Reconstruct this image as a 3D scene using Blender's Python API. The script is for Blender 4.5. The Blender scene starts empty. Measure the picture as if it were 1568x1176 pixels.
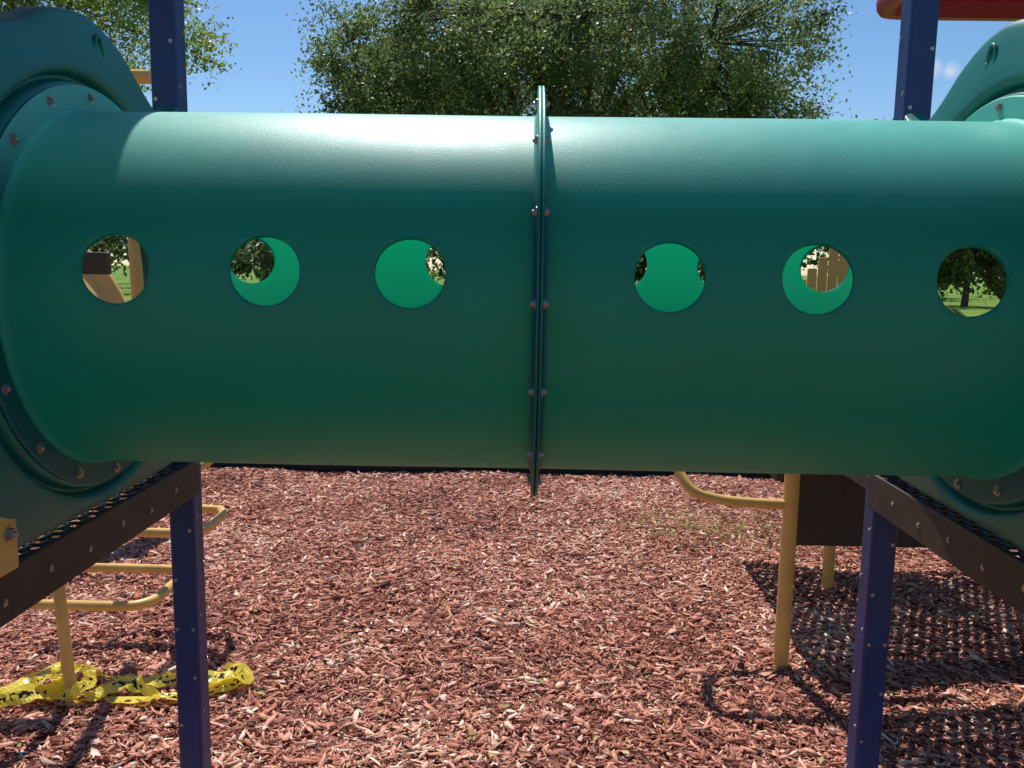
import bpy, math, random
import numpy as np
from mathutils import Vector, Matrix
random.seed(7); rng=np.random.default_rng(7)
sc=bpy.context.scene
AY=1.858; AZ=1.642
# ---------------------------------------------------------------- materials
def new_mat(name):
    m=bpy.data.materials.new(name); m.use_nodes=True
    nt=m.node_tree; b=nt.nodes['Principled BSDF']
    return m,nt,b
def add(nt,t,**k):
    n=nt.nodes.new(t)
    for a,v in k.items(): setattr(n,a,v)
    return n
def ramp(nt,stops,interp='LINEAR'):
    r=nt.nodes.new('ShaderNodeValToRGB'); r.color_ramp.interpolation=interp
    el=r.color_ramp.elements
    while len(el)<len(stops): el.new(0.5)
    for e,(p,c) in zip(el,stops): e.position=p; e.color=(c[0],c[1],c[2],1)
    return r
def simple(name,col,rough=0.5,metal=0.0,var=0.18,scale=9,bump=0.0,bscale=200,spec=0.5):
    m,nt,b=new_mat(name)
    tc=add(nt,'ShaderNodeTexCoord')
    n=add(nt,'ShaderNodeTexNoise'); n.inputs['Scale'].default_value=scale; n.inputs['Detail'].default_value=6
    nt.links.new(tc.outputs['Object'],n.inputs['Vector'])
    r=ramp(nt,[(0.3,[c*(1-var) for c in col]),(0.7,[min(1,c*(1+var)) for c in col])])
    nt.links.new(n.outputs['Fac'],r.inputs['Fac']); nt.links.new(r.outputs['Color'],b.inputs['Base Color'])
    b.inputs['Roughness'].default_value=rough; b.inputs['Metallic'].default_value=metal
    b.inputs['Specular IOR Level'].default_value=spec
    if bump>0:
        n2=add(nt,'ShaderNodeTexNoise'); n2.inputs['Scale'].default_value=bscale; n2.inputs['Detail'].default_value=3
        nt.links.new(tc.outputs['Object'],n2.inputs['Vector'])
        bp=add(nt,'ShaderNodeBump'); bp.inputs['Strength'].default_value=bump; bp.inputs['Distance'].default_value=0.002
        nt.links.new(n2.outputs['Fac'],bp.inputs['Height']); nt.links.new(bp.outputs['Normal'],b.inputs['Normal'])
    return m
def plastic(name,col,tcol,tw,rough=0.38,sunlit_col=None,bump=.2):
    m=simple(name,col,rough,0,0.07,3,bump,320)
    nt=m.node_tree; b=nt.nodes['Principled BSDF']; out=nt.nodes['Material Output']
    if sunlit_col:
        # sunlit brightening of the tube's upper part, painted into the base colour
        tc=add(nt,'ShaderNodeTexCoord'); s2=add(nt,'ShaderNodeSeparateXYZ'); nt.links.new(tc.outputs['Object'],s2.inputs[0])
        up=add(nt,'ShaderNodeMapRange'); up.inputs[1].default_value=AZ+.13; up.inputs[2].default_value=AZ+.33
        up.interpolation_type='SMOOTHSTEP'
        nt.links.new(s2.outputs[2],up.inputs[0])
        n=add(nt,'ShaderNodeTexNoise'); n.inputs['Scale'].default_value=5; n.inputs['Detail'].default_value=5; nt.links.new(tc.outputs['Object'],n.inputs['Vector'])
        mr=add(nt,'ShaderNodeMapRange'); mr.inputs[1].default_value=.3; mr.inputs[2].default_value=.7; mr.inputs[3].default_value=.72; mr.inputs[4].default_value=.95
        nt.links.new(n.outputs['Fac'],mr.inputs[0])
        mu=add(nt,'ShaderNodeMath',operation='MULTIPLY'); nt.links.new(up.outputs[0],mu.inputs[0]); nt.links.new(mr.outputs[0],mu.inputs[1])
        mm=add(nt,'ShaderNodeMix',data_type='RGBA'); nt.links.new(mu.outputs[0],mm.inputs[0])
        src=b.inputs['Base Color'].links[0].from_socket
        nt.links.new(src,mm.inputs[6]); mm.inputs[7].default_value=(*sunlit_col,1); nt.links.new(mm.outputs[2],b.inputs['Base Color'])
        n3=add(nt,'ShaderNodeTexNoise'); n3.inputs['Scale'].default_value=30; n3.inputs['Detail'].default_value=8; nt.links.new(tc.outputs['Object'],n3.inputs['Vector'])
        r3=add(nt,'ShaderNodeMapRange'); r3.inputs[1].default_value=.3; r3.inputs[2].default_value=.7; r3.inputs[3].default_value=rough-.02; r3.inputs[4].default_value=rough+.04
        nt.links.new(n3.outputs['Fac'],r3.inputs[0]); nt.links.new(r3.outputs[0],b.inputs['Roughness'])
    t=add(nt,'ShaderNodeBsdfTranslucent'); t.inputs['Color'].default_value=(*tcol,1)
    mx=add(nt,'ShaderNodeMixShader'); mx.inputs[0].default_value=tw
    nt.links.new(b.outputs[0],mx.inputs[1]); nt.links.new(t.outputs[0],mx.inputs[2]); nt.links.new(mx.outputs[0],out.inputs['Surface'])
    return m
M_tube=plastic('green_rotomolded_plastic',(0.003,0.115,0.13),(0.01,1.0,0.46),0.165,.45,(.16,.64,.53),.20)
M_panel=plastic('green_panel_plastic',(0.004,0.16,0.14),(0.02,0.5,0.35),0.03,0.45)
M_red=plastic('red_roof_plastic',(0.36,0.03,0.07),(0.7,0.04,0.10),0.08,0.4)
M_blue=simple('blue_powder_coat',(0.010,0.032,0.15),0.42,0,0.18,6,0.15,150)
M_yel=simple('yellow_powder_coat',(0.70,0.42,0.115),0.42,0,0.14,8,0.1,120)
M_brown=simple('brown_vinyl_coat',(0.048,0.030,0.024),0.6,0,0.25,12,0.3,150)
M_steel=simple('zinc_bolt',(0.50,0.42,0.38),0.35,0.85,0.2,40)
M_blk=simple('black_edging',(0.012,0.012,0.013),0.6,0,0.3,10,0.3,80)
M_bark=simple('tree_bark',(0.10,0.075,0.055),0.95,0,0.4,12,1.0,40)
M_ylw_slide=simple('yellow_plastic',(0.65,0.40,0.11),0.4,0,0.08,6)

def attr_mat(name,stops,rough=0.8,trans=0.0,tmul=(1,1,1),noise=None):
    m,nt,b=new_mat(name)
    a=add(nt,'ShaderNodeAttribute'); a.attribute_name='rnd'
    src=a.outputs['Fac']
    if noise:
        tc=add(nt,'ShaderNodeTexCoord'); n=add(nt,'ShaderNodeTexNoise'); n.inputs['Scale'].default_value=noise[0]; n.inputs['Detail'].default_value=4
        nt.links.new(tc.outputs['Object'],n.inputs['Vector'])
        s=add(nt,'ShaderNodeMath',operation='SUBTRACT'); nt.links.new(n.outputs['Fac'],s.inputs[0]); s.inputs[1].default_value=0.5
        mu=add(nt,'ShaderNodeMath',operation='MULTIPLY_ADD'); nt.links.new(s.outputs[0],mu.inputs[0]); mu.inputs[1].default_value=noise[1]
        nt.links.new(a.outputs['Fac'],mu.inputs[2]); src=mu.outputs[0]
    r=ramp(nt,stops); nt.links.new(src,r.inputs['Fac']); nt.links.new(r.outputs['Color'],b.inputs['Base Color'])
    b.inputs['Roughness'].default_value=rough
    if trans>0:
        b.inputs['Specular IOR Level'].default_value=0.35
        t=add(nt,'ShaderNodeBsdfTranslucent')
        mm=add(nt,'ShaderNodeMix',data_type='RGBA',blend_type='MULTIPLY'); mm.inputs[0].default_value=1
        nt.links.new(r.outputs['Color'],mm.inputs[6]); mm.inputs[7].default_value=(*tmul,1)
        nt.links.new(mm.outputs[2],t.inputs['Color'])
        mx=add(nt,'ShaderNodeMixShader'); mx.inputs[0].default_value=trans
        out=nt.nodes['Material Output']
        nt.links.new(b.outputs[0],mx.inputs[1]); nt.links.new(t.outputs[0],mx.inputs[2]); nt.links.new(mx.outputs[0],out.inputs['Surface'])
    return m
M_leaf=attr_mat('oak_leaves',[(0,(0.055,0.08,0.035)),(0.5,(0.13,0.175,0.08)),(1,(0.22,0.27,0.13))],0.45,0.48,(1.8,1.8,1.2))
M_leaf3=attr_mat('distant_leaves',[(0,(0.05,0.08,0.03)),(0.5,(0.10,0.14,0.06)),(1,(0.17,0.21,0.10))],0.5,0.4,(1.7,1.7,1.1))
M_leaf2=attr_mat('light_leaves',[(0,(0.07,0.10,0.03)),(0.5,(0.16,0.21,0.07)),(1,(0.25,0.30,0.10))],0.45,0.5,(1.8,1.8,0.9))
M_chip=attr_mat('wood_chips',[(0,(0.10,0.040,0.028)),(0.22,(0.31,0.10,0.065)),(0.52,(0.61,0.235,0.155)),(0.8,(0.76,0.40,0.28)),(1,(0.86,0.68,0.53))],0.85,noise=(70,0.55))
M_deb=attr_mat('leaf_litter',[(0,(0.10,0.16,0.03)),(0.5,(0.40,0.32,0.07)),(1,(0.55,0.40,0.18))],0.7)

# ---------------------------------------------------------------- mesh helpers
def empty(name,loc=(0,0,0)):
    e=bpy.data.objects.new(name,None); e.location=loc; sc.collection.objects.link(e); return e
def obj(name,verts,faces,mat,parent=None,smooth=False,split=None):
    me=bpy.data.meshes.new(name); me.from_pydata([tuple(v) for v in verts],[],faces); me.update()
    if mat: me.materials.append(mat)
    if smooth: me.polygons.foreach_set('use_smooth',[True]*len(me.polygons))
    o=bpy.data.objects.new(name,me); sc.collection.objects.link(o)
    if parent: o.parent=parent
    if split:
        md=o.modifiers.new('es','EDGE_SPLIT'); md.split_angle=math.radians(split)
    return o
def template_mesh(name,V,T,mat,rnd=None,parent=None):
    N,k,_=V.shape; T=np.array(T); m=len(T)
    me=bpy.data.meshes.new(name)
    me.vertices.add(N*k); me.vertices.foreach_set('co',V.reshape(-1).astype(np.float32))
    idx=(T[None]+(np.arange(N)*k)[:,None,None]).reshape(-1).astype(np.int32)
    me.loops.add(len(idx)); me.loops.foreach_set('vertex_index',idx)
    me.polygons.add(N*m); me.polygons.foreach_set('loop_start',(np.arange(N*m)*4).astype(np.int32))
    me.update(calc_edges=True)
    if rnd is not None:
        a=me.attributes.new('rnd','FLOAT','POINT'); a.data.foreach_set('value',np.repeat(rnd,k).astype(np.float32))
    me.materials.append(mat)
    o=bpy.data.objects.new(name,me); sc.collection.objects.link(o)
    if parent: o.parent=parent
    return o
def box(name,c,s,mat,parent=None,bev=0.003,rot=None,segs=2):
    x,y,z=[a/2 for a in s]
    v=[Vector((i*x,j*y,k*z)) for i in(-1,1) for j in(-1,1) for k in(-1,1)]
    f=[(0,1,3,2),(4,6,7,5),(0,4,5,1),(2,3,7,6),(0,2,6,4),(1,5,7,3)]
    o=obj(name,v,f,mat,parent); o.location=c
    if rot: o.rotation_euler=rot
    if bev>0:
        b=o.modifiers.new('b','BEVEL'); b.width=bev; b.segments=segs
    return o
def catmull(P,n=8,closed=False):
    P=[Vector(p) for p in P]; out=[]
    N=len(P)
    for i in range(N if closed else N-1):
        if closed: a,b,c,d=P[(i-1)%N],P[i],P[(i+1)%N],P[(i+2)%N]
        else: a=P[max(i-1,0)];b=P[i];c=P[i+1];d=P[min(i+2,N-1)]
        for j in range(n):
            t=j/n
            out.append(0.5*((2*b)+(c-a)*t+(2*a-5*b+4*c-d)*t*t+(3*b-a-3*c+d)*t**3))
    if not closed: out.append(P[-1])
    return out
def pipe_geo(P,r,seg=14,r1=None):
    P=[Vector(p) for p in P]; n=len(P); V=[];F=[]
    t0=(P[1]-P[0]).normalized()
    up=Vector((0,0,1)) if abs(t0.z)<0.9 else Vector((1,0,0))
    u=t0.cross(up).normalized()
    for i in range(n):
        t=(P[min(i+1,n-1)]-P[max(i-1,0)]).normalized()
        u=(u-t*u.dot(t)).normalized(); w=t.cross(u)
        rr=r if r1 is None else r+(r1-r)*i/(n-1)
        for k in range(seg):
            a=2*math.pi*k/seg; V.append(P[i]+(u*math.cos(a)+w*math.sin(a))*rr)
    for i in range(n-1):
        for k in range(seg):
            F.append((i*seg+k,i*seg+(k+1)%seg,(i+1)*seg+(k+1)%seg,(i+1)*seg+k))
    F.append(tuple(range(seg))[::-1]); F.append(tuple((n-1)*seg+k for k in range(seg)))
    return V,F
def pipe(name,P,r,mat,parent=None,seg=16,smoothpath=True,n=8):
    if smoothpath and len(P)>2: P=catmull(P,n)
    V,F=pipe_geo(P,r,seg)
    return obj(name,V,F,mat,parent,True,50)
def revolve(name,prof,mat,parent,seg=160,smooth=True,split=30,c=(0,AY,AZ)):
    V=[];F=[];n=len(prof)
    for k in range(seg):
        a=2*math.pi*k/seg
        for x,r in prof: V.append((c[0]+x,c[1]+r*math.sin(a),c[2]+r*math.cos(a)))
    for k in range(seg):
        k2=(k+1)%seg
        for i in range(n):
            j=(i+1)%n
            F.append((k*n+i,k*n+j,k2*n+j,k2*n+i))
    return obj(name,V,F,mat,parent,smooth,split)
def bolt(name,c,axis,parent,r=0.011,h=0.009):
    ax=Vector(axis).normalized(); q=ax.to_track_quat('Z','Y')
    V=[];F=[]
    def ring(rad,z,n,off=0):
        s=len(V)
        for k in range(n):
            a=2*math.pi*k/n+off; V.append(Vector((rad*math.cos(a),rad*math.sin(a),z)))
        return s
    def loft(a,b,n):
        for k in range(n): F.append((a+k,a+(k+1)%n,b+(k+1)%n,b+k))
    a=ring(r*1.35,0,18);b=ring(r*1.35,0.0015,18);loft(a,b,18);F.append(tuple(range(b,b+18)))
    a=ring(r,0.0015,6);b=ring(r,h,6);loft(a,b,6);F.append(tuple(range(b,b+6)))
    a=ring(r*.55,h,12);b=ring(r*.5,h*1.4,12);cc=ring(r*.2,h*1.6,12);loft(a,b,12);loft(b,cc,12);F.append(tuple(range(cc,cc+12)))
    o=obj(name,V,F,M_steel,parent); o.location=c; o.rotation_mode='QUATERNION'; o.rotation_quaternion=q
    return o

# ---------------------------------------------------------------- crawl tunnel
tun=empty('crawl_tunnel')
R=0.38; NT=192; K=12
holes=[-0.755,-0.487,-0.229,0.229,0.487,0.755]; hw=0.075; hr=0.0625
xs=[-1.05,-1.0,-0.975,-0.965,-0.96,-0.954,-0.945,-0.92,-0.865]
def seg_to(a,b,n): return [a+(b-a)*i/n for i in range(1,n+1)]
starts={}
cur=xs[-1]
for h in holes:
    n=max(1,round((h-hw-cur)/0.0125)); xs+=seg_to(cur,h-hw,n)
    starts[h]=len(xs)-1
    xs+=seg_to(h-hw,h+hw,K); cur=h+hw
xs+=seg_to(cur,0.865,3)+[0.92,0.945,0.954,0.96,0.965,0.975,1.0,1.05]
def rad(x):
    a=abs(x); t=min(1,max(0,(a-0.945)/0.02)); base=R-0.0015*min(1,abs(a-0.5)/0.5)
    return base+0.007*t*t
def P(x,th,r=None):
    r=rad(x) if r is None else r
    return (x,AY-r*math.sin(th),AZ+r*math.cos(th))
V=[];F=[]
for x in xs:
    for k in range(NT): V.append(P(x,2*math.pi*k/NT))
blocked=set(); rings=[]
dth=2*math.pi/NT
for h in holes:
    for kc in (44,150):
        i0=starts[h]; k0=kc-K//2
        for i in range(K):
            for k in range(K): blocked.add((i0+i,(k0+k)%NT))
        rings.append((h,kc,i0,k0))
for i in range(len(xs)-1):
    for k in range(NT):
        if (i,k) in blocked: continue
        F.append((i*NT+k,(i+1)*NT+k,(i+1)*NT+(k+1)%NT,i*NT+(k+1)%NT))
for h,kc,i0,k0 in rings:
    loop=[(i0+i,k0) for i in range(K)]+[(i0+K,k0+k) for k in range(K)]+[(i0+K-i,k0+K) for i in range(K)]+[(i0,k0+K-k) for k in range(K)]
    prev=[a*NT+(b%NT) for a,b in loop]
    outer=[(xs[a]-h,(b-kc)*dth*R) for a,b in loop]
    def newring(f,inward=0):
        ids=[]
        for (u,w) in outer:
            a=math.atan2(w,u); cu,cw=hr*math.cos(a),hr*math.sin(a)
            pu,pw=cu+(u-cu)*f,cw+(w-cw)*f
            V.append(P(h+pu,kc*dth+pw/R,rad(h+pu)-inward)); ids.append(len(V)-1)
        return ids
    def conn(a,b):
        n=len(a)
        for q in range(n): F.append((a[q],a[(q+1)%n],b[(q+1)%n],b[q]))
    for f,inw in ((0.4,0),(0.06,0),(0.02,0.0008),(0,0.002),(0,0.009)):
        cur_=newring(f,inw); conn(prev,cur_); prev=cur_
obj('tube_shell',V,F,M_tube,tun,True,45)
for s in (-1,1):
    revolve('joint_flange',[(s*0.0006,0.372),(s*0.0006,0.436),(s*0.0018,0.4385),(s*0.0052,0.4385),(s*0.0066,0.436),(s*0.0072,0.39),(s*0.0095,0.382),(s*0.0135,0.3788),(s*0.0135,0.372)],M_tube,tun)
for k in range(16):
    a=math.radians(22.5*k)
    for s in (-1,1):
        bolt('joint_bolt',(s*0.007,AY-0.412*math.sin(a),AZ+0.412*math.cos(a)),(s,0,0),tun,0.0072,0.006)
outline=[(.55,.44),(.46,.448),(.385,.465),(.32,.50),(.25,.545),(.17,.582),(.08,.603),(0,.597),(-.1,.57),(-.18,.53),(-.30,.49),(-.45,.46),(-.55,.45),(-.55,-.42),(-.47,-.47),(-.36,-.50),(.36,-.50),(.47,-.47),(.55,-.42)]
ol=[(p.x,p.y) for p in catmull([(a,b,0) for a,b in outline],4,True)]
def outer_r(phi):
    d=(math.sin(phi),math.cos(phi)); best=9
    for i in range(len(ol)):
        a=ol[i];b=ol[(i+1)%len(ol)]
        e=(b[0]-a[0],b[1]-a[1]); den=d[0]*e[1]-d[1]*e[0]
        if abs(den)<1e-9: continue
        t=(a[0]*e[1]-a[1]*e[0])/den; u=(a[0]*d[1]-a[1]*d[0])/den
        if t>0 and -1e-6<=u<=1+1e-6: best=min(best,t)
    return best
def panel(s):
    p=empty('tunnel_panel')
    prof=[(.388,.0),(.388,.076),(.390,.079),(.432,.079),(.436,.077),(.439,.062),(.443,.052),(.449,.052),(.453,.062),(.458,.072),(.465,.076),(.475,.076)]
    n=360; V=[];F=[]
    for k in range(n):
        ph=2*math.pi*k/n; ro=outer_r(ph); row=[]
        for r,h in prof: row.append((min(r,ro-0.022),h))
        r0=row[-1][0]
        row+=[(r0+(ro-.02-r0)*.35,.070),(r0+(ro-.02-r0)*.7,.062),(ro-.02,.056),(ro-.008,.050),(ro-.002,.040),(ro,.028),(ro,.0)]
        m=len(row)
        for r,h in row: V.append((s*(1.055-h),AY+r*math.sin(ph),AZ+r*math.cos(ph)))
    for k in range(n):
        k2=(k+1)%n
        for i in range(m):
            j=(i+1)%m; F.append((k*m+i,k*m+j,k2*m+j,k2*m+i))
    obj('panel_body',V,F,M_panel,p,True,60)
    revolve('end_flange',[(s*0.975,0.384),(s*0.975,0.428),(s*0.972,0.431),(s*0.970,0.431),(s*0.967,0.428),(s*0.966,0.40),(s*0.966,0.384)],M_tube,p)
    for k in range(16):
        a=math.radians(22.5*k+2)
        bolt('flange_bolt',(s*0.966,AY-0.410*math.sin(a),AZ+0.410*math.cos(a)),(-s,0,0),p,0.0085,0.006)
    pts=[(s*0.9905,AY+.08+0.016*math.cos(t),AZ+.528+0.034*math.sin(t)) for t in np.linspace(0,2*math.pi,25)]
    V2,F2=pipe_geo(pts,0.0045,8); obj('oval_rim',V2,F2,M_panel,p,True)
    box('clamp',(s*1.035,AY+.548,AZ+.44),(.05,.03,.03),M_yel,p,0.006)
    return p
pl=panel(-1); pr=panel(1)
box('near_clamp',(-.998,AY-.37,AZ-.46),(.02,.085,.13),M_yel,pl,0.008)
bolt('near_clamp_bolt',(-.987,AY-.355,AZ-.45),(1,0,0),pl,0.012)

# ---------------------------------------------------------------- posts
def post(x,y,h,name='blue_post'):
    e=empty(name,(0,0,0)); w=0.076
    box('shaft',(x,y,h/2-.02),(w,w,h+.04),M_blue,e,0.009,segs=3)
    box('cap',(x,y,h+.008),(w+.006,w+.006,.016),M_blue,e,0.005)
    z=.12;i=0
    while z<h-.05:
        for dx in (-.024,.024) if i%3==0 else ((-.024,) if i%3==1 else (.024,)):
            bolt('post_bolt',(x+dx,y-w/2,z),(0,-1,0),e,0.004,0.002)
        sx=1 if x<0 else -1
        bolt('post_bolt',(x+sx*w/2,y+(-.02 if i%2 else .02),z+.04),(sx,0,0),e,0.005,0.003)
        z+=.157; i+=1
    return e
for s in (-1,1):
    for x in (1.053,2.30):
        for y in (AY-.6,AY+.6):
            post(s*x,y,2.98 if s<0 else 2.62+(.5 if y>AY else 0))

# ---------------------------------------------------------------- decks
def deck(x0,x1,y0,y1,z,name='platform_deck',slots=None,fh=.105,p=.038,wbar=.013):
    e=empty(name)
    V=[];
    def slab(a,b,c,d):
        V.append([(a,c,z-.004),(b,c,z-.004),(b,d,z-.004),(a,d,z-.004),(a,c,z),(b,c,z),(b,d,z),(a,d,z)])
    ny=int((y1-y0)/p)
    for j in range(ny+1):
        y=y0+j*p; slab(x0,x1,y,min(y+wbar,y1))
        if j<ny:
            x=x0+(p/2 if j%2 else 0)
            while x<x1: slab(x,min(x+wbar,x1),y+wbar,y+p); x+=p
    T=[(0,3,2,1),(4,5,6,7),(0,1,5,4),(1,2,6,5),(2,3,7,6),(3,0,4,7)]
    template_mesh('perforated_top',np.array(V),T,M_brown,None,e)
    t=.012
    box('fascia',((x0+x1)/2,y0-t/2,z-fh/2+.003),(x1-x0,t,fh),M_brown,e,.003)
    box('fascia',((x0+x1)/2,y1+t/2,z-fh/2+.003),(x1-x0,t,fh),M_brown,e,.003)
    box('fascia',(x0-t/2,(y0+y1)/2,z-fh/2+.005),(t,y1-y0,fh),M_brown,e,.003)
    box('fascia',(x1+t/2,(y0+y1)/2,z-fh/2+.005),(t,y1-y0,fh),M_brown,e,.003)
    for xx in np.linspace(x0+.2,x1-.2,3): box('rib',(xx,(y0+y1)/2,z-.03),(.02,y1-y0-.01,.04),M_brown,e,0)
    if slots:
        s=slots; xx=x1+t if s<0 else x0-t
        yy=y0+.06;i=0
        while yy<y1-.03:
            bolt('lit_slot_dot',(xx,yy,z-.045-(.012 if i%2 else 0)),(-s,0,0),e,0.0055,0.003); yy+=.155;i+=1  # bright heads added in place of lit ground seen through fascia slots
    return e
DZ=AZ-.525
deck(-2.25,-1.012,AY-.58,AY+.58,DZ,slots=-1)
deck(1.012,2.25,AY-.58,AY+.58,DZ,slots=1)
deck(1.12,2.7,AY+.66,AY+1.86,DZ-.02,p=.052,wbar=.031)
d2=deck(1.16,3.05,3.8,5.1,.84,name='step_platform',fh=.10,p=.052,wbar=.031)
box('riser_panel',(2.0,3.775,.63),(1.6,.02,.36),M_brown,d2,.006)
for x in (1.60,2.6):
    box('bracket',(x,3.76,.70),(.04,.02,.14),M_yel,d2,.004)
for x,y in ((2.9,5.05),(2.75,3.72)):
    pipe('leg',[(x,y,-.05),(x,y,.84)],.03,M_yel,d2)
cw=empty('yellow_slatted_barrier')
for i in range(9):
    x=1.58+i*.062; top=1.60+.30*min(1,i/4.5) if i<6 else 1.9-.05*(i-5)
    box('slat',(x,5.16,(top+.86)/2),(.056,.02,top-.86),M_ylw_slide,cw,.006)
box('rail',(1.83,5.18,1.2),(.6,.02,.06),M_ylw_slide,cw,.004)

# ---------------------------------------------------------------- yellow climbers
cr=empty('yellow_ladder_climber')
pipe('upright',[(1.12,3.5,-.05),(1.12,3.5,1.05),(1.13,3.55,1.2),(1.2,3.75,1.25)],.032,M_yel,cr)
pipe('upright',[(1.62,4.35,-.05),(1.62,4.35,.80)],.03,M_yel,cr)
def uloop(name,parent,x0,x1,y0,y1,z,r=.022,drop=0):
    s=1 if x1>x0 else -1; q=.10
    pts=[(x0,y0,z),(x0+(x1-x0)*.5,y0,z),(x1-s*q,y0,z),(x1-s*.03,y0+.03,z+drop*.3),(x1,y0+q,z+drop),(x1,(y0+y1)/2,z+drop),(x1,y1-q,z+drop),(x1-s*.03,y1-.03,z+drop),(x1-s*q,y1,z+drop),(x0,y1,z+drop)]
    return pipe(name,pts,r,M_yel,parent,n=6)
pipe('handrail',[(1.12,3.5,.72),(.95,3.5,.725),(.80,3.5,.74),(.69,3.52,.78),(.63,3.64,.90),(.60,3.85,1.05),(.66,4.08,1.15),(.9,4.15,1.18),(1.25,4.15,1.18)],.022,M_yel,cr)
uloop('rung',cr,1.62,1.14,3.75,4.35,.90,.022)
pipe('strut',[(1.40,3.3,.62),(1.40,3.3,1.1)],.02,M_yel,cr)
cl=empty('yellow_loop_climber')
pipe('upright',[(-1.72,2.95,-.05),(-1.78,3.0,.62),(-1.90,3.25,1.2),(-1.95,3.5,2.3)],.022,M_yel,cl)
pipe('upright',[(-1.74,3.70,.78),(-1.76,3.70,2.35)],.03,M_yel,cl)
uloop('rung',cl,-2.15,-1.53,3.18,3.60,.335,.02)
uloop('rung',cl,-1.92,-1.40,3.42,3.78,.565,.02)
uloop('rung',cl,-1.96,-1.42,3.6,4.1,.80,.02,.06)
pipe('top_rail',[(-3.2,3.72,2.50),(-1.66,3.72,2.50)],.03,M_yel,cl)
pipe('rail_post',[(-3.1,3.72,-.05),(-3.1,3.72,2.50)],.03,M_yel,cl)
box('brown_step',(-2.05,3.80,1.70),(.25,.05,.10),M_brown,cl,.006)
ys=empty('yellow_slide')
V=[];F=[]
prof=[(-.26,.16),(-.24,.17),(-.22,.16),(-.2,.02),(0,0),(.2,.02),(.22,.16),(.24,.17),(.26,.16)]
path=catmull([(-3.7,5.2,2.0),(-3.3,5.2,1.92),(-3.0,5.2,1.72),(-2.75,5.2,1.45),(-2.6,5.2,1.1),(-2.52,5.2,.7),(-2.42,5.2,.45),(-2.3,5.2,.40)],6)
for p_ in path:
    for a,b in prof: V.append((p_.x,p_.y+a,p_.z+b))
for i in range(len(path)-1):
    for k in range(8): F.append((i*9+k,i*9+k+1,(i+1)*9+k+1,(i+1)*9+k))
o=obj('slide_chute',V,F,M_ylw_slide,ys,True); sd=o.modifiers.new('s','SOLIDIFY'); sd.thickness=.012
for p_ in ((-3.5,5.2,1.9),(-2.7,5.2,1.2)):
    pipe('slide_leg',[(p_[0],p_[1],-.05),(p_[0],p_[1],p_[2])],.03,M_yel,ys)

# ---------------------------------------------------------------- roofs
def roof(x0,x1,y0,y1,z,hh=.35):
    e=empty('red_plastic_roof'); V=[];F=[]
    cx,cy=(x0+x1)/2,(y0+y1)/2; ax,ay=(x1-x0)/2,(y1-y0)/2
    rows=[(0.93,-.01),(.985,-.012),(1.0,.01),(1.005,.05),(.985,.085),(.9,.12),(.75,.2),(.55,.28),(.3,.34),(.0,.36)]
    N=96
    for f,h in rows:
        for k in range(N):
            a=2*math.pi*k/N; c_,s_=math.cos(a),math.sin(a); ex=.16
            px=math.copysign(abs(c_)**ex if abs(c_)>1e-6 else 0,c_); py=math.copysign(abs(s_)**ex if abs(s_)>1e-6 else 0,s_)
            V.append((cx+px*ax*f,cy+py*ay*f,z+h*hh/.36))
    for i in range(len(rows)-1):
        for k in range(N): F.append((i*N+k,i*N+(k+1)%N,(i+1)*N+(k+1)%N,(i+1)*N+k))
    s=len(V)
    for k in range(N):
        a=V[k]; V.append((cx+(a[0]-cx)*.96,cy+(a[1]-cy)*.96,z+.06))
    for k in range(N): F.append((k,s+k,s+(k+1)%N,(k+1)%N))
    F.append(tuple(range(s,s+N)))
    obj('roof_shell',V,F,M_red,e,True,60)
    return e
roof(-2.42,-.925,1.15,2.62,2.96)
roof(1.64,3.3,3.0,4.4,2.965)
for x,y in ((2.35,3.25),(3.1,3.25),(2.75,4.25),(3.1,4.25)): post(x,y,3.0)

# ---------------------------------------------------------------- ground
def hgt(x,y): return .018*np.sin(x*1.3+.5)*np.cos(y*1.1)+.012*np.sin(x*3.1+y*2.3)+.006*np.sin(x*7+1)*np.sin(y*6.3)
m,nt,b=new_mat('grass'); tc=add(nt,'ShaderNodeTexCoord')
n1=add(nt,'ShaderNodeTexNoise'); n1.inputs['Scale'].default_value=.25; n1.inputs['Detail'].default_value=8
nt.links.new(tc.outputs['Object'],n1.inputs['Vector'])
r=ramp(nt,[(.3,(.09,.18,.03)),(.55,(.17,.27,.05)),(.75,(.27,.31,.09))]); nt.links.new(n1.outputs['Fac'],r.inputs['Fac']); nt.links.new(r.outputs['Color'],b.inputs['Base Color'])
b.inputs['Roughness'].default_value=1.0; b.inputs['Specular IOR Level'].default_value=.1
n2=add(nt,'ShaderNodeTexNoise'); n2.inputs['Scale'].default_value=25; bp=add(nt,'ShaderNodeBump'); bp.inputs['Distance'].default_value=.05
nt.links.new(tc.outputs['Object'],n2.inputs['Vector']); nt.links.new(n2.outputs['Fac'],bp.inputs['Height']); nt.links.new(bp.outputs['Normal'],b.inputs['Normal'])
M_grass=m
obj('grass_ground',[(-700,-400,-.06),(700,-400,-.06),(700,900,-.06),(-700,900,-.06)],[(0,1,2,3)],M_grass)
m,nt,b=new_mat('mulch_bed'); tc=add(nt,'ShaderNodeTexCoord')
vo=add(nt,'ShaderNodeTexVoronoi'); vo.inputs['Scale'].default_value=75
mp=add(nt,'ShaderNodeMapping'); mp.inputs['Scale'].default_value=(1,.45,1); mp.inputs['Rotation'].default_value=(0,0,.6)
nt.links.new(tc.outputs['Object'],mp.inputs['Vector']); nt.links.new(mp.outputs[0],vo.inputs['Vector'])
sp=add(nt,'ShaderNodeSeparateColor'); nt.links.new(vo.outputs['Color'],sp.inputs[0])
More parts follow.
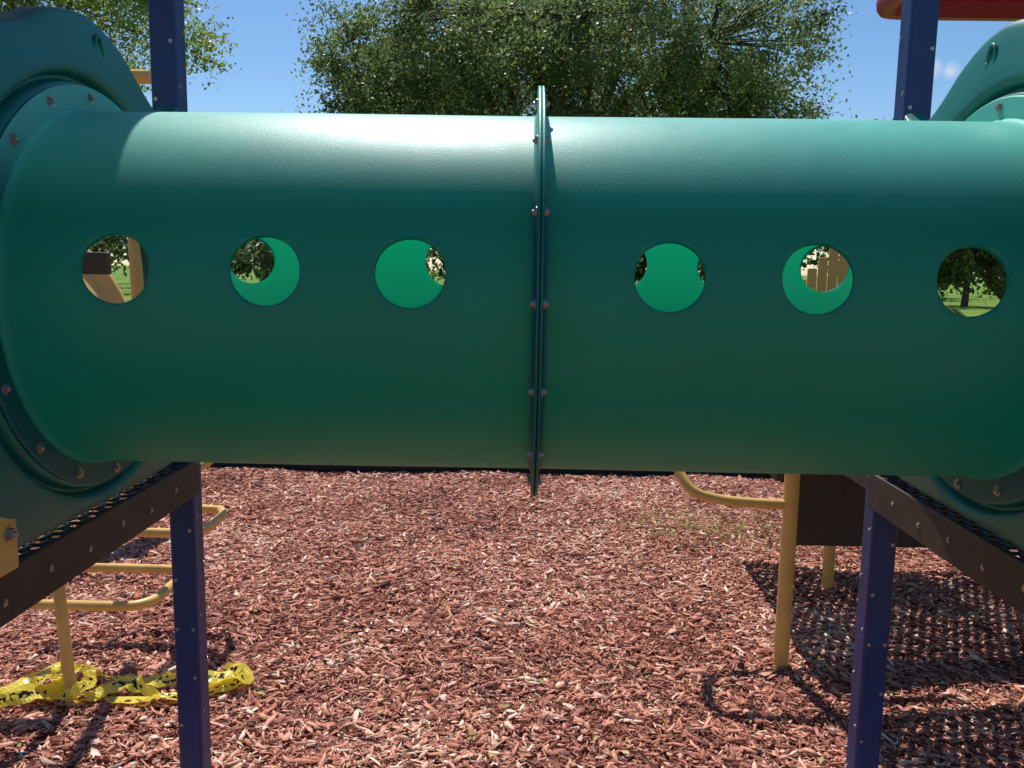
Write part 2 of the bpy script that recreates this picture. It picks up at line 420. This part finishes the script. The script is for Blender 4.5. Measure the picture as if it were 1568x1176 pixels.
r=ramp(nt,[(0,(.08,.034,.024)),(.5,(.24,.095,.065)),(1,(.44,.19,.13))]); nt.links.new(sp.outputs[0],r.inputs['Fac']); nt.links.new(r.outputs['Color'],b.inputs['Base Color'])
b.inputs['Roughness'].default_value=.95
bp=add(nt,'ShaderNodeBump'); bp.inputs['Distance'].default_value=.01; nt.links.new(sp.outputs[1],bp.inputs['Height']); nt.links.new(bp.outputs['Normal'],b.inputs['Normal'])
gx=np.linspace(-11,11,221); gy=np.linspace(-3,6.83,99)
X,Y=np.meshgrid(gx,gy); Z=hgt(X,Y)
V=np.stack([X,Y,Z],-1).reshape(-1,3); nx=len(gx)
F=[(j*nx+i,j*nx+i+1,(j+1)*nx+i+1,(j+1)*nx+i) for j in range(len(gy)-1) for i in range(nx-1)]
mb=empty('wood_chip_mulch')
obj('bed',V.tolist(),F,m,mb,True)
def chips(name,N,xf,yr,kind=0,zmax=.02):
    y=rng.uniform(yr[0],yr[1],N*2); x=rng.uniform(-1,1,N*2)
    wmax=xf(yr[1]); keep=np.abs(x*wmax)<xf(y); x=(x*wmax)[keep][:N]; y=y[keep][:N]; N=len(x)
    if kind==0:
        L=np.clip(rng.lognormal(-3.6,.5,N),.010,.09); W=np.clip(L*rng.uniform(.08,.28,N),.0022,.010)
    elif kind==1:
        L=np.clip(rng.lognormal(-3.15,.38,N),.022,.10); W=np.clip(L*rng.uniform(.18,.48,N),.007,.024)
    else:
        L=np.clip(rng.lognormal(-4.5,.4,N),.004,.02); W=L*rng.uniform(.3,.8,N)
    Tk=rng.uniform(.001,.0035,N)
    yaw=rng.uniform(0,2*np.pi,N); pit=rng.normal(0,.20,N); rol=rng.normal(0,.38,N)
    px=np.array([-1.0,-.45,.5,1.0,.45,-.5]); py=np.array([0.1,-1.0,-1.0,-.1,1.0,1.0])
    bx=np.repeat(px[None],N,0)+rng.normal(0,.13,(N,6)); by=np.repeat(py[None],N,0)*rng.uniform(.45,1.1,(N,6))+rng.normal(0,.1,(N,6))
    bend=rng.normal(0,.10,N)
    V=np.zeros((N,12,3))
    for q in (0,1):
        V[:,q*6:q*6+6,0]=bx*L[:,None]/2; V[:,q*6:q*6+6,1]=by*W[:,None]/2+(bx**2)*bend[:,None]*L[:,None]*.5
        V[:,q*6:q*6+6,2]=q*Tk[:,None]+(bx**2)*(rng.normal(0,.06,N)*L)[:,None]
    V[:,6:,1]*=.8
    cr_,sr=np.cos(rol)[:,None],np.sin(rol)[:,None]
    yv=V[:,:,1]*cr_-V[:,:,2]*sr; zv=V[:,:,1]*sr+V[:,:,2]*cr_; V[:,:,1]=yv; V[:,:,2]=zv
    c_,s_=np.cos(pit)[:,None],np.sin(pit)[:,None]
    xv=V[:,:,0]*c_-V[:,:,2]*s_; zv=V[:,:,0]*s_+V[:,:,2]*c_; V[:,:,0]=xv; V[:,:,2]=zv
    c_,s_=np.cos(yaw)[:,None],np.sin(yaw)[:,None]
    xv=V[:,:,0]*c_-V[:,:,1]*s_; yv=V[:,:,0]*s_+V[:,:,1]*c_; V[:,:,0]=xv; V[:,:,1]=yv
    V[:,:,0]+=x[:,None]; V[:,:,1]+=y[:,None]; V[:,:,2]+=(hgt(x,y)+rng.uniform(.0,zmax,N))[:,None]
    patch=.11*np.sin(x*1.7+y)*np.cos(y*2.1-x)+.09*np.sin(x*4.3-y*1.2)*np.sin(y*5.1+x)+.05*np.sin(x*9.1+y*3)*np.sin(y*11-x*2)+.28*np.exp(-((x-1.40)**2+(y-3.75)**2)/.12)+.08*np.exp(-((x-.9)**2/1.2+(y-5.4)**2/.5))
    rn=np.clip(rng.normal(.5,.27,N)+patch,0,1)
    T=[(6,7,8,9),(9,10,11,6),(0,1,7,6),(1,2,8,7),(2,3,9,8),(3,4,10,9),(4,5,11,10),(5,0,6,11)]
    template_mesh(name,V,T,M_chip,rn,mb)
vis=lambda y:.66*y+.5
chips('chips_main',95000,vis,(2.3,6.8),0,.022)
chips('chips_flakes',48000,vis,(2.3,6.8),1,.024)
chips('chips_crumbs',40000,vis,(2.3,4.8),2,.016)
chips('chips_outer',34000,lambda y:4.5+0*y,(-.5,6.8),1)
N=320; x=rng.uniform(-3.5,3.5,N); y=rng.uniform(2.5,6.7,N)
def leafquads(C,L,asp=.5,flat=0.0):
    N=len(C); n=rng.normal(size=(N,3)); 
    n[:,2]+=flat*3; n/=np.linalg.norm(n,axis=1)[:,None]
    a=rng.normal(size=(N,3)); u=np.cross(n,a); u/=np.linalg.norm(u,axis=1)[:,None]; v=np.cross(n,u)
    Lh=(L/2)[:,None]; W=Lh*asp
    return np.stack([C-u*Lh,C+v*W+n*W*.2,C+u*Lh,C-v*W+n*W*.2],1)
C=np.stack([x,y,hgt(x,y)+.03],-1)
template_mesh('fallen_leaves',leafquads(C,rng.uniform(.02,.045,N),.5,2.0),[(0,1,2,3)],M_deb,rng.uniform(0,1,N))
N=520; x=rng.normal(1.2,.30,N); y=rng.normal(5.35,.25,N); h=rng.uniform(.015,.045,N); a=rng.uniform(0,6.28,N)
B=np.stack([x,y,hgt(x,y)+.015],-1); d=np.stack([np.cos(a),np.sin(a),0*a],-1)*.004; tip=B+np.stack([rng.normal(0,.02,N),rng.normal(0,.02,N),h],-1)
template_mesh('grass_weeds',np.stack([B-d,B+d,tip+d*.3,tip-d*.3],1),[(0,1,2,3)],M_leaf2,rng.uniform(.3,1,N))
ed=empty('black_playground_edging')
for i in range(18):
    x=-10.8+i*1.22
    box('timber',(x+.6,6.93+random.uniform(-.008,.008),.08),(1.20,.09,.30),M_blk,ed,.012)
    box('stake_cap',(x,6.93,.09),(.10,.13,.30),M_blk,ed,.012)

# ---------------------------------------------------------------- caution tape
m,nt,b=new_mat('caution_tape'); a=add(nt,'ShaderNodeAttribute'); a.attribute_name='rnd'
n1=add(nt,'ShaderNodeTexNoise'); n1.inputs['Scale'].default_value=60; n1.inputs['Detail'].default_value=1
tc=add(nt,'ShaderNodeTexCoord'); nt.links.new(tc.outputs['Object'],n1.inputs['Vector'])
mu=add(nt,'ShaderNodeMath',operation='MULTIPLY'); nt.links.new(a.outputs['Fac'],mu.inputs[0]); nt.links.new(n1.outputs['Fac'],mu.inputs[1])
r=ramp(nt,[(.50,(.95,.78,.10)),(.53,(.02,.02,.015))]); nt.links.new(mu.outputs[0],r.inputs['Fac']); nt.links.new(r.outputs['Color'],b.inputs['Base Color']); b.inputs['Roughness'].default_value=.3
t=add(nt,'ShaderNodeBsdfTranslucent'); nt.links.new(r.outputs['Color'],t.inputs['Color']); mx=add(nt,'ShaderNodeMixShader'); mx.inputs[0].default_value=.35
nt.links.new(b.outputs[0],mx.inputs[1]); nt.links.new(t.outputs[0],mx.inputs[2]); nt.links.new(mx.outputs[0],nt.nodes['Material Output'].inputs['Surface'])
M_tape=m
tp=empty('caution_tape')
def ribbon(P,w=.06,seed=0):
    P=catmull(P,18); V=[];F=[];rn=[]
    for i,p_ in enumerate(P):
        p_=p_+Vector((.10,-.27,0))
        t=(P[min(i+1,len(P)-1)]-P[max(i-1,0)]).normalized(); side=t.cross(Vector((0,0,1))).normalized()
        tw=.9*math.sin(i*.10+seed)+.45*math.sin(i*.31+seed*2)
        ww=w*(.8+.2*math.sin(i*.17+seed))
        up=Vector((0,0,1)); d=side*math.cos(tw)+up*math.sin(tw)*.8
        z=float(hgt(p_.x,p_.y))
        for k in (-1,-.33,.33,1):
            q=p_+d*(ww/2*k); q.z=max(q.z+.006*math.sin(i*.8+k*2),z+.030); V.append(q)
            rn.append(1.0 if abs(k)<.5 and (i//7)%3 else .0)
    for i in range(len(P)-1):
        for k in range(3): F.append((i*4+k,i*4+k+1,(i+1)*4+k+1,(i+1)*4+k))
    o=obj('tape_strip',V,F,M_tape,tp,False)
    at=o.data.attributes.new('rnd','FLOAT','POINT'); at.data.foreach_set('value',rn)
ribbon([(-2.6,2.9,.03),(-2.25,3.0,.06),(-1.98,3.2,.09),(-1.8,3.25,.06),(-1.6,3.22,.05),(-1.35,3.30,.06),(-1.22,3.42,.07),(-1.35,3.5,.05)],.085,1)
ribbon([(-2.5,3.0,.05),(-2.15,3.15,.07),(-1.93,3.35,.12),(-1.75,3.38,.07),(-1.55,3.36,.07),(-1.4,3.42,.06),(-1.22,3.36,.08)],.08,3)
ribbon([(-2.0,3.23,.1),(-1.9,3.26,.13),(-1.8,3.2,.06),(-1.65,3.3,.09),(-1.5,3.26,.06),(-1.3,3.36,.07)],.07,5)
ribbon([(-1.90,3.22,.06),(-1.83,3.17,.10),(-1.77,3.24,.12),(-1.81,3.30,.14),(-1.88,3.26,.16),(-1.85,3.19,.18)],.06,8)

# ---------------------------------------------------------------- trees
def tree(name,base,cc,rad3,ncl,lpc,ls,seed,mat,clr=.5,trunk_r=.28,lower=.35,shell=.55,limbs=9,lobes=14,lobamp=.2,el0=.15,power=2.0):
    g=np.random.default_rng(seed); e=empty(name)
    cc=np.array(cc,float); rad3=np.array(rad3,float)
    lob=[(g.normal(size=3),g.uniform(.4,1)*lobamp) for _ in range(lobes)]
    D=g.normal(size=(ncl,3)); D/=np.linalg.norm(D,axis=1)[:,None]
    D[:,2]=np.where(D[:,2]<-lower,-D[:,2]*.6,D[:,2])
    D/= (np.abs(D)**power).sum(1)[:,None]**(1/power)
    Dn=D/np.linalg.norm(D,axis=1)[:,None]
    f=(shell+(1-shell)*g.uniform(0,1,ncl)**.6)
    k=np.ones(ncl)*.93
    for d,a in lob:
        d=d/np.linalg.norm(d); k+=a*np.clip((Dn@d-.85)/.15,0,1)-a*.6*np.clip((-(Dn@d)-.85)/.15,0,1)
    C=cc+D*rad3*(f*k*.95)[:,None]
    V=[];F=[]
    def addp(P,r0,r1,seg=8):
        v,ff=pipe_geo(P,r0,seg,r1); o=len(V); V.extend(v); F.extend([tuple(i+o for i in q) for q in ff])
    b=Vector(base); top=Vector((cc[0],cc[1],cc[2]-rad3[2]*.45))
    tr=catmull([b,b.lerp(top,.3)+Vector((.12,0,0)),b.lerp(top,.7)+Vector((-.1,.05,0)),top],5)
    addp(tr,trunk_r*1.15,trunk_r*.75,12)
    ends=[]
    for i in range(limbs):
        a=2*math.pi*i/limbs+g.uniform(-.3,.3); el=g.uniform(el0,1.2)
        d=np.array([math.cos(a)*math.cos(el),math.sin(a)*math.cos(el),math.sin(el)])
        st=tr[int(len(tr)*g.uniform(.65,.97))-1]; en=Vector(cc+d*rad3*.78)
        mid=st.lerp(en,.5)+Vector((0,0,.12*rad3[2]*g.uniform(-.5,1)))
        Pp=catmull([st,st.lerp(mid,.5)+Vector(g.normal(0,.1,3)),mid,mid.lerp(en,.5)+Vector(g.normal(0,.15,3)),en],4)
        addp(Pp,trunk_r*.42,trunk_r*.08,7); ends+=Pp[5:]
    E=np.array([tuple(p_) for p_ in ends])
    for c in C[::2]:
        i=np.argmin(((E-c)**2).sum(1)); s=Vector(E[i]); en=Vector(c)
        mid=s.lerp(en,.5)+Vector(g.normal(0,.08,3)); addp([s,mid,en],trunk_r*.09,trunk_r*.025,4)
    obj('trunk_and_limbs',V,F,M_bark,e,True)
    per=g.integers(int(lpc*.4),int(lpc*1.6),ncl); idx=np.repeat(np.arange(ncl),per)
    cr_=g.uniform(.55,1.4,ncl)*clr
    ntw=9
    TW=g.normal(size=(ncl,ntw,3)); TW/=np.linalg.norm(TW,axis=2)[:,:,None]; TW[:,:,2]*=.65
    tw=g.integers(0,ntw,len(idx)); tt=g.uniform(.15,1.15,len(idx))
    off=TW[idx,tw]*tt[:,None]+g.normal(0,.16,(len(idx),3))
    Lc=C[idx]+off*cr_[idx][:,None]
    L=g.uniform(.6,1.3,len(idx))*ls
    global rng; old=rng; rng=g
    Q=leafquads(Lc,L,.55,.15); rng=old
    rn=np.clip(.45+g.normal(0,.22,ncl)[idx]+g.normal(0,.15,len(idx)),0,1)
    template_mesh('foliage',Q,[(0,1,2,3)],mat,rn,e)
    return e
tree('oak_tree',(.6,19,-.06),(.45,19,4.5),(5.75,4.4,3.75),1000,215,.085,14,M_leaf,.60,.32,.3,.45,14,34,.22,.15,2.0)
tree('shade_tree',(-8.6,14,-.06),(-8.4,14,6.1),(3.2,3.0,2.5),420,140,.08,23,M_leaf2,.5,.2,.5,.3,9)
tree('shade_tree',(18.2,31,-.06),(15.8,30,3.9),(4.4,4,3.4),420,110,.18,31,M_leaf3,.7,.25,.95,.35,8,el0=.4)
g=np.random.default_rng(5); V=[];Rn=[];TV=[];TF=[]
dt=empty('distant_tree_line')
for i in range(84):
    x=-75+i*1.85+g.normal(0,1.2); y=g.uniform(48,75); h=g.uniform(6,9.5) if i%3 else g.uniform(3.5,5); n=800
    c=np.array([x,y,h*.54]); D=g.normal(size=(45,3)); D/=np.linalg.norm(D,axis=1)[:,None]
    CC=c+D*np.array([h*.45,h*.42,h*.40])*g.uniform(.4,1,45)[:,None]
    id_=g.integers(0,45,n); o_=g.normal(size=(n,3))*.5
    Cn=CC[id_]+o_; rng2=rng; rng=g; V.append(leafquads(Cn,g.uniform(.3,.7,n),.6,.1)); rng=rng2
    Rn.append(np.clip(g.normal(.25,.2,45)[id_]+g.normal(0,.1,n),0,1))
    v,ff=pipe_geo([(x,y,-.06),(x+.1,y,h*.6)],.22,7,.1); o2=len(TV); TV.extend(v); TF.extend([tuple(q+o2 for q in f_) for f_ in ff])
template_mesh('foliage',np.concatenate(V),[(0,1,2,3)],M_leaf3,np.concatenate(Rn),dt)
obj('trunks',TV,TF,M_bark,dt)
st=empty('striped_tent'); Mw=simple('white_canvas',(.75,.75,.72),.8); Mg=simple('green_canvas',(.05,.25,.1),.8)
for i in range(10):
    a0=i/10;a1=(i+1)/10; V=[]
    for k in range(9):
        t=math.pi*k/8
        for a in (a0,a1): V.append((9.8+.9*math.cos(t),20+a*1.6,-.05+1.05*math.sin(t)))
    F=[(2*k,2*k+1,2*k+3,2*k+2) for k in range(8)]
    obj('canopy_stripe',V,F,Mg if i%3==1 else Mw,st,True)

# ---------------------------------------------------------------- light
el=math.radians(58); az=math.radians(12)
S=Vector((-math.sin(az)*math.cos(el),math.cos(az)*math.cos(el),math.sin(el)))
ld=bpy.data.lights.new('sun','SUN'); ld.energy=5.0; ld.angle=math.radians(.5); ld.color=(1,.96,.89)
lo=bpy.data.objects.new('sun',ld); lo.rotation_mode='QUATERNION'; lo.rotation_quaternion=S.to_track_quat('Z','Y'); sc.collection.objects.link(lo)
w=bpy.data.worlds.new('World'); sc.world=w; w.use_nodes=True; nt=w.node_tree
sky=nt.nodes.new('ShaderNodeTexSky'); sky.sky_type='NISHITA'; sky.sun_disc=False; sky.sun_elevation=el; sky.sun_rotation=-az
sky.air_density=1.0; sky.dust_density=.2; sky.ozone_density=3.0
hs=nt.nodes.new('ShaderNodeHueSaturation'); hs.inputs['Saturation'].default_value=1.18
nt.links.new(sky.outputs[0],hs.inputs['Color'])
tc=nt.nodes.new('ShaderNodeTexCoord')
def puff(d,r0):
    vd=nt.nodes.new('ShaderNodeVectorMath'); vd.operation='DISTANCE'; nt.links.new(tc.outputs['Generated'],vd.inputs[0]); vd.inputs[1].default_value=Vector(d).normalized()
    mr=nt.nodes.new('ShaderNodeMapRange'); mr.inputs[1].default_value=r0; mr.inputs[2].default_value=r0*.2; nt.links.new(vd.outputs['Value'],mr.inputs[0]); return mr.outputs[0]
mx1=nt.nodes.new('ShaderNodeMath'); mx1.operation='MAXIMUM'
nt.links.new(puff((.478,1.05,.245),.012),mx1.inputs[0]); nt.links.new(puff((.500,1.05,.243),.010),mx1.inputs[1])
nz=nt.nodes.new('ShaderNodeTexNoise'); nz.inputs['Scale'].default_value=90; nz.inputs['Detail'].default_value=5; nt.links.new(tc.outputs['Generated'],nz.inputs['Vector'])
mm=nt.nodes.new('ShaderNodeMath'); mm.operation='MULTIPLY'; nt.links.new(mx1.outputs[0],mm.inputs[0]); nt.links.new(nz.outputs['Fac'],mm.inputs[1])
mixc=nt.nodes.new('ShaderNodeMix'); mixc.data_type='RGBA'; nt.links.new(mm.outputs[0],mixc.inputs[0]); nt.links.new(hs.outputs[0],mixc.inputs[6]); mixc.inputs[7].default_value=(7,7.2,7.6,1)
nt.links.new(mixc.outputs[2],nt.nodes['Background'].inputs[0]); nt.nodes['Background'].inputs[1].default_value=.115
# ---------------------------------------------------------------- camera
cd=bpy.data.cameras.new('camera'); cd.sensor_width=36; cd.lens=36*1280/1568; cd.clip_end=2500; cd.clip_start=.02
co=bpy.data.objects.new('camera',cd); sc.collection.objects.link(co)
M=Matrix.Rotation(math.radians(1.0),4,'Z')@Matrix.Rotation(math.radians(90-7.8),4,'X')@Matrix.Rotation(math.radians(.85),4,'Z')
co.matrix_world=Matrix.Translation((-.02,0,1.70))@M
sc.camera=co
sc.view_settings.view_transform='Standard'; sc.view_settings.look='None'; sc.view_settings.exposure=0
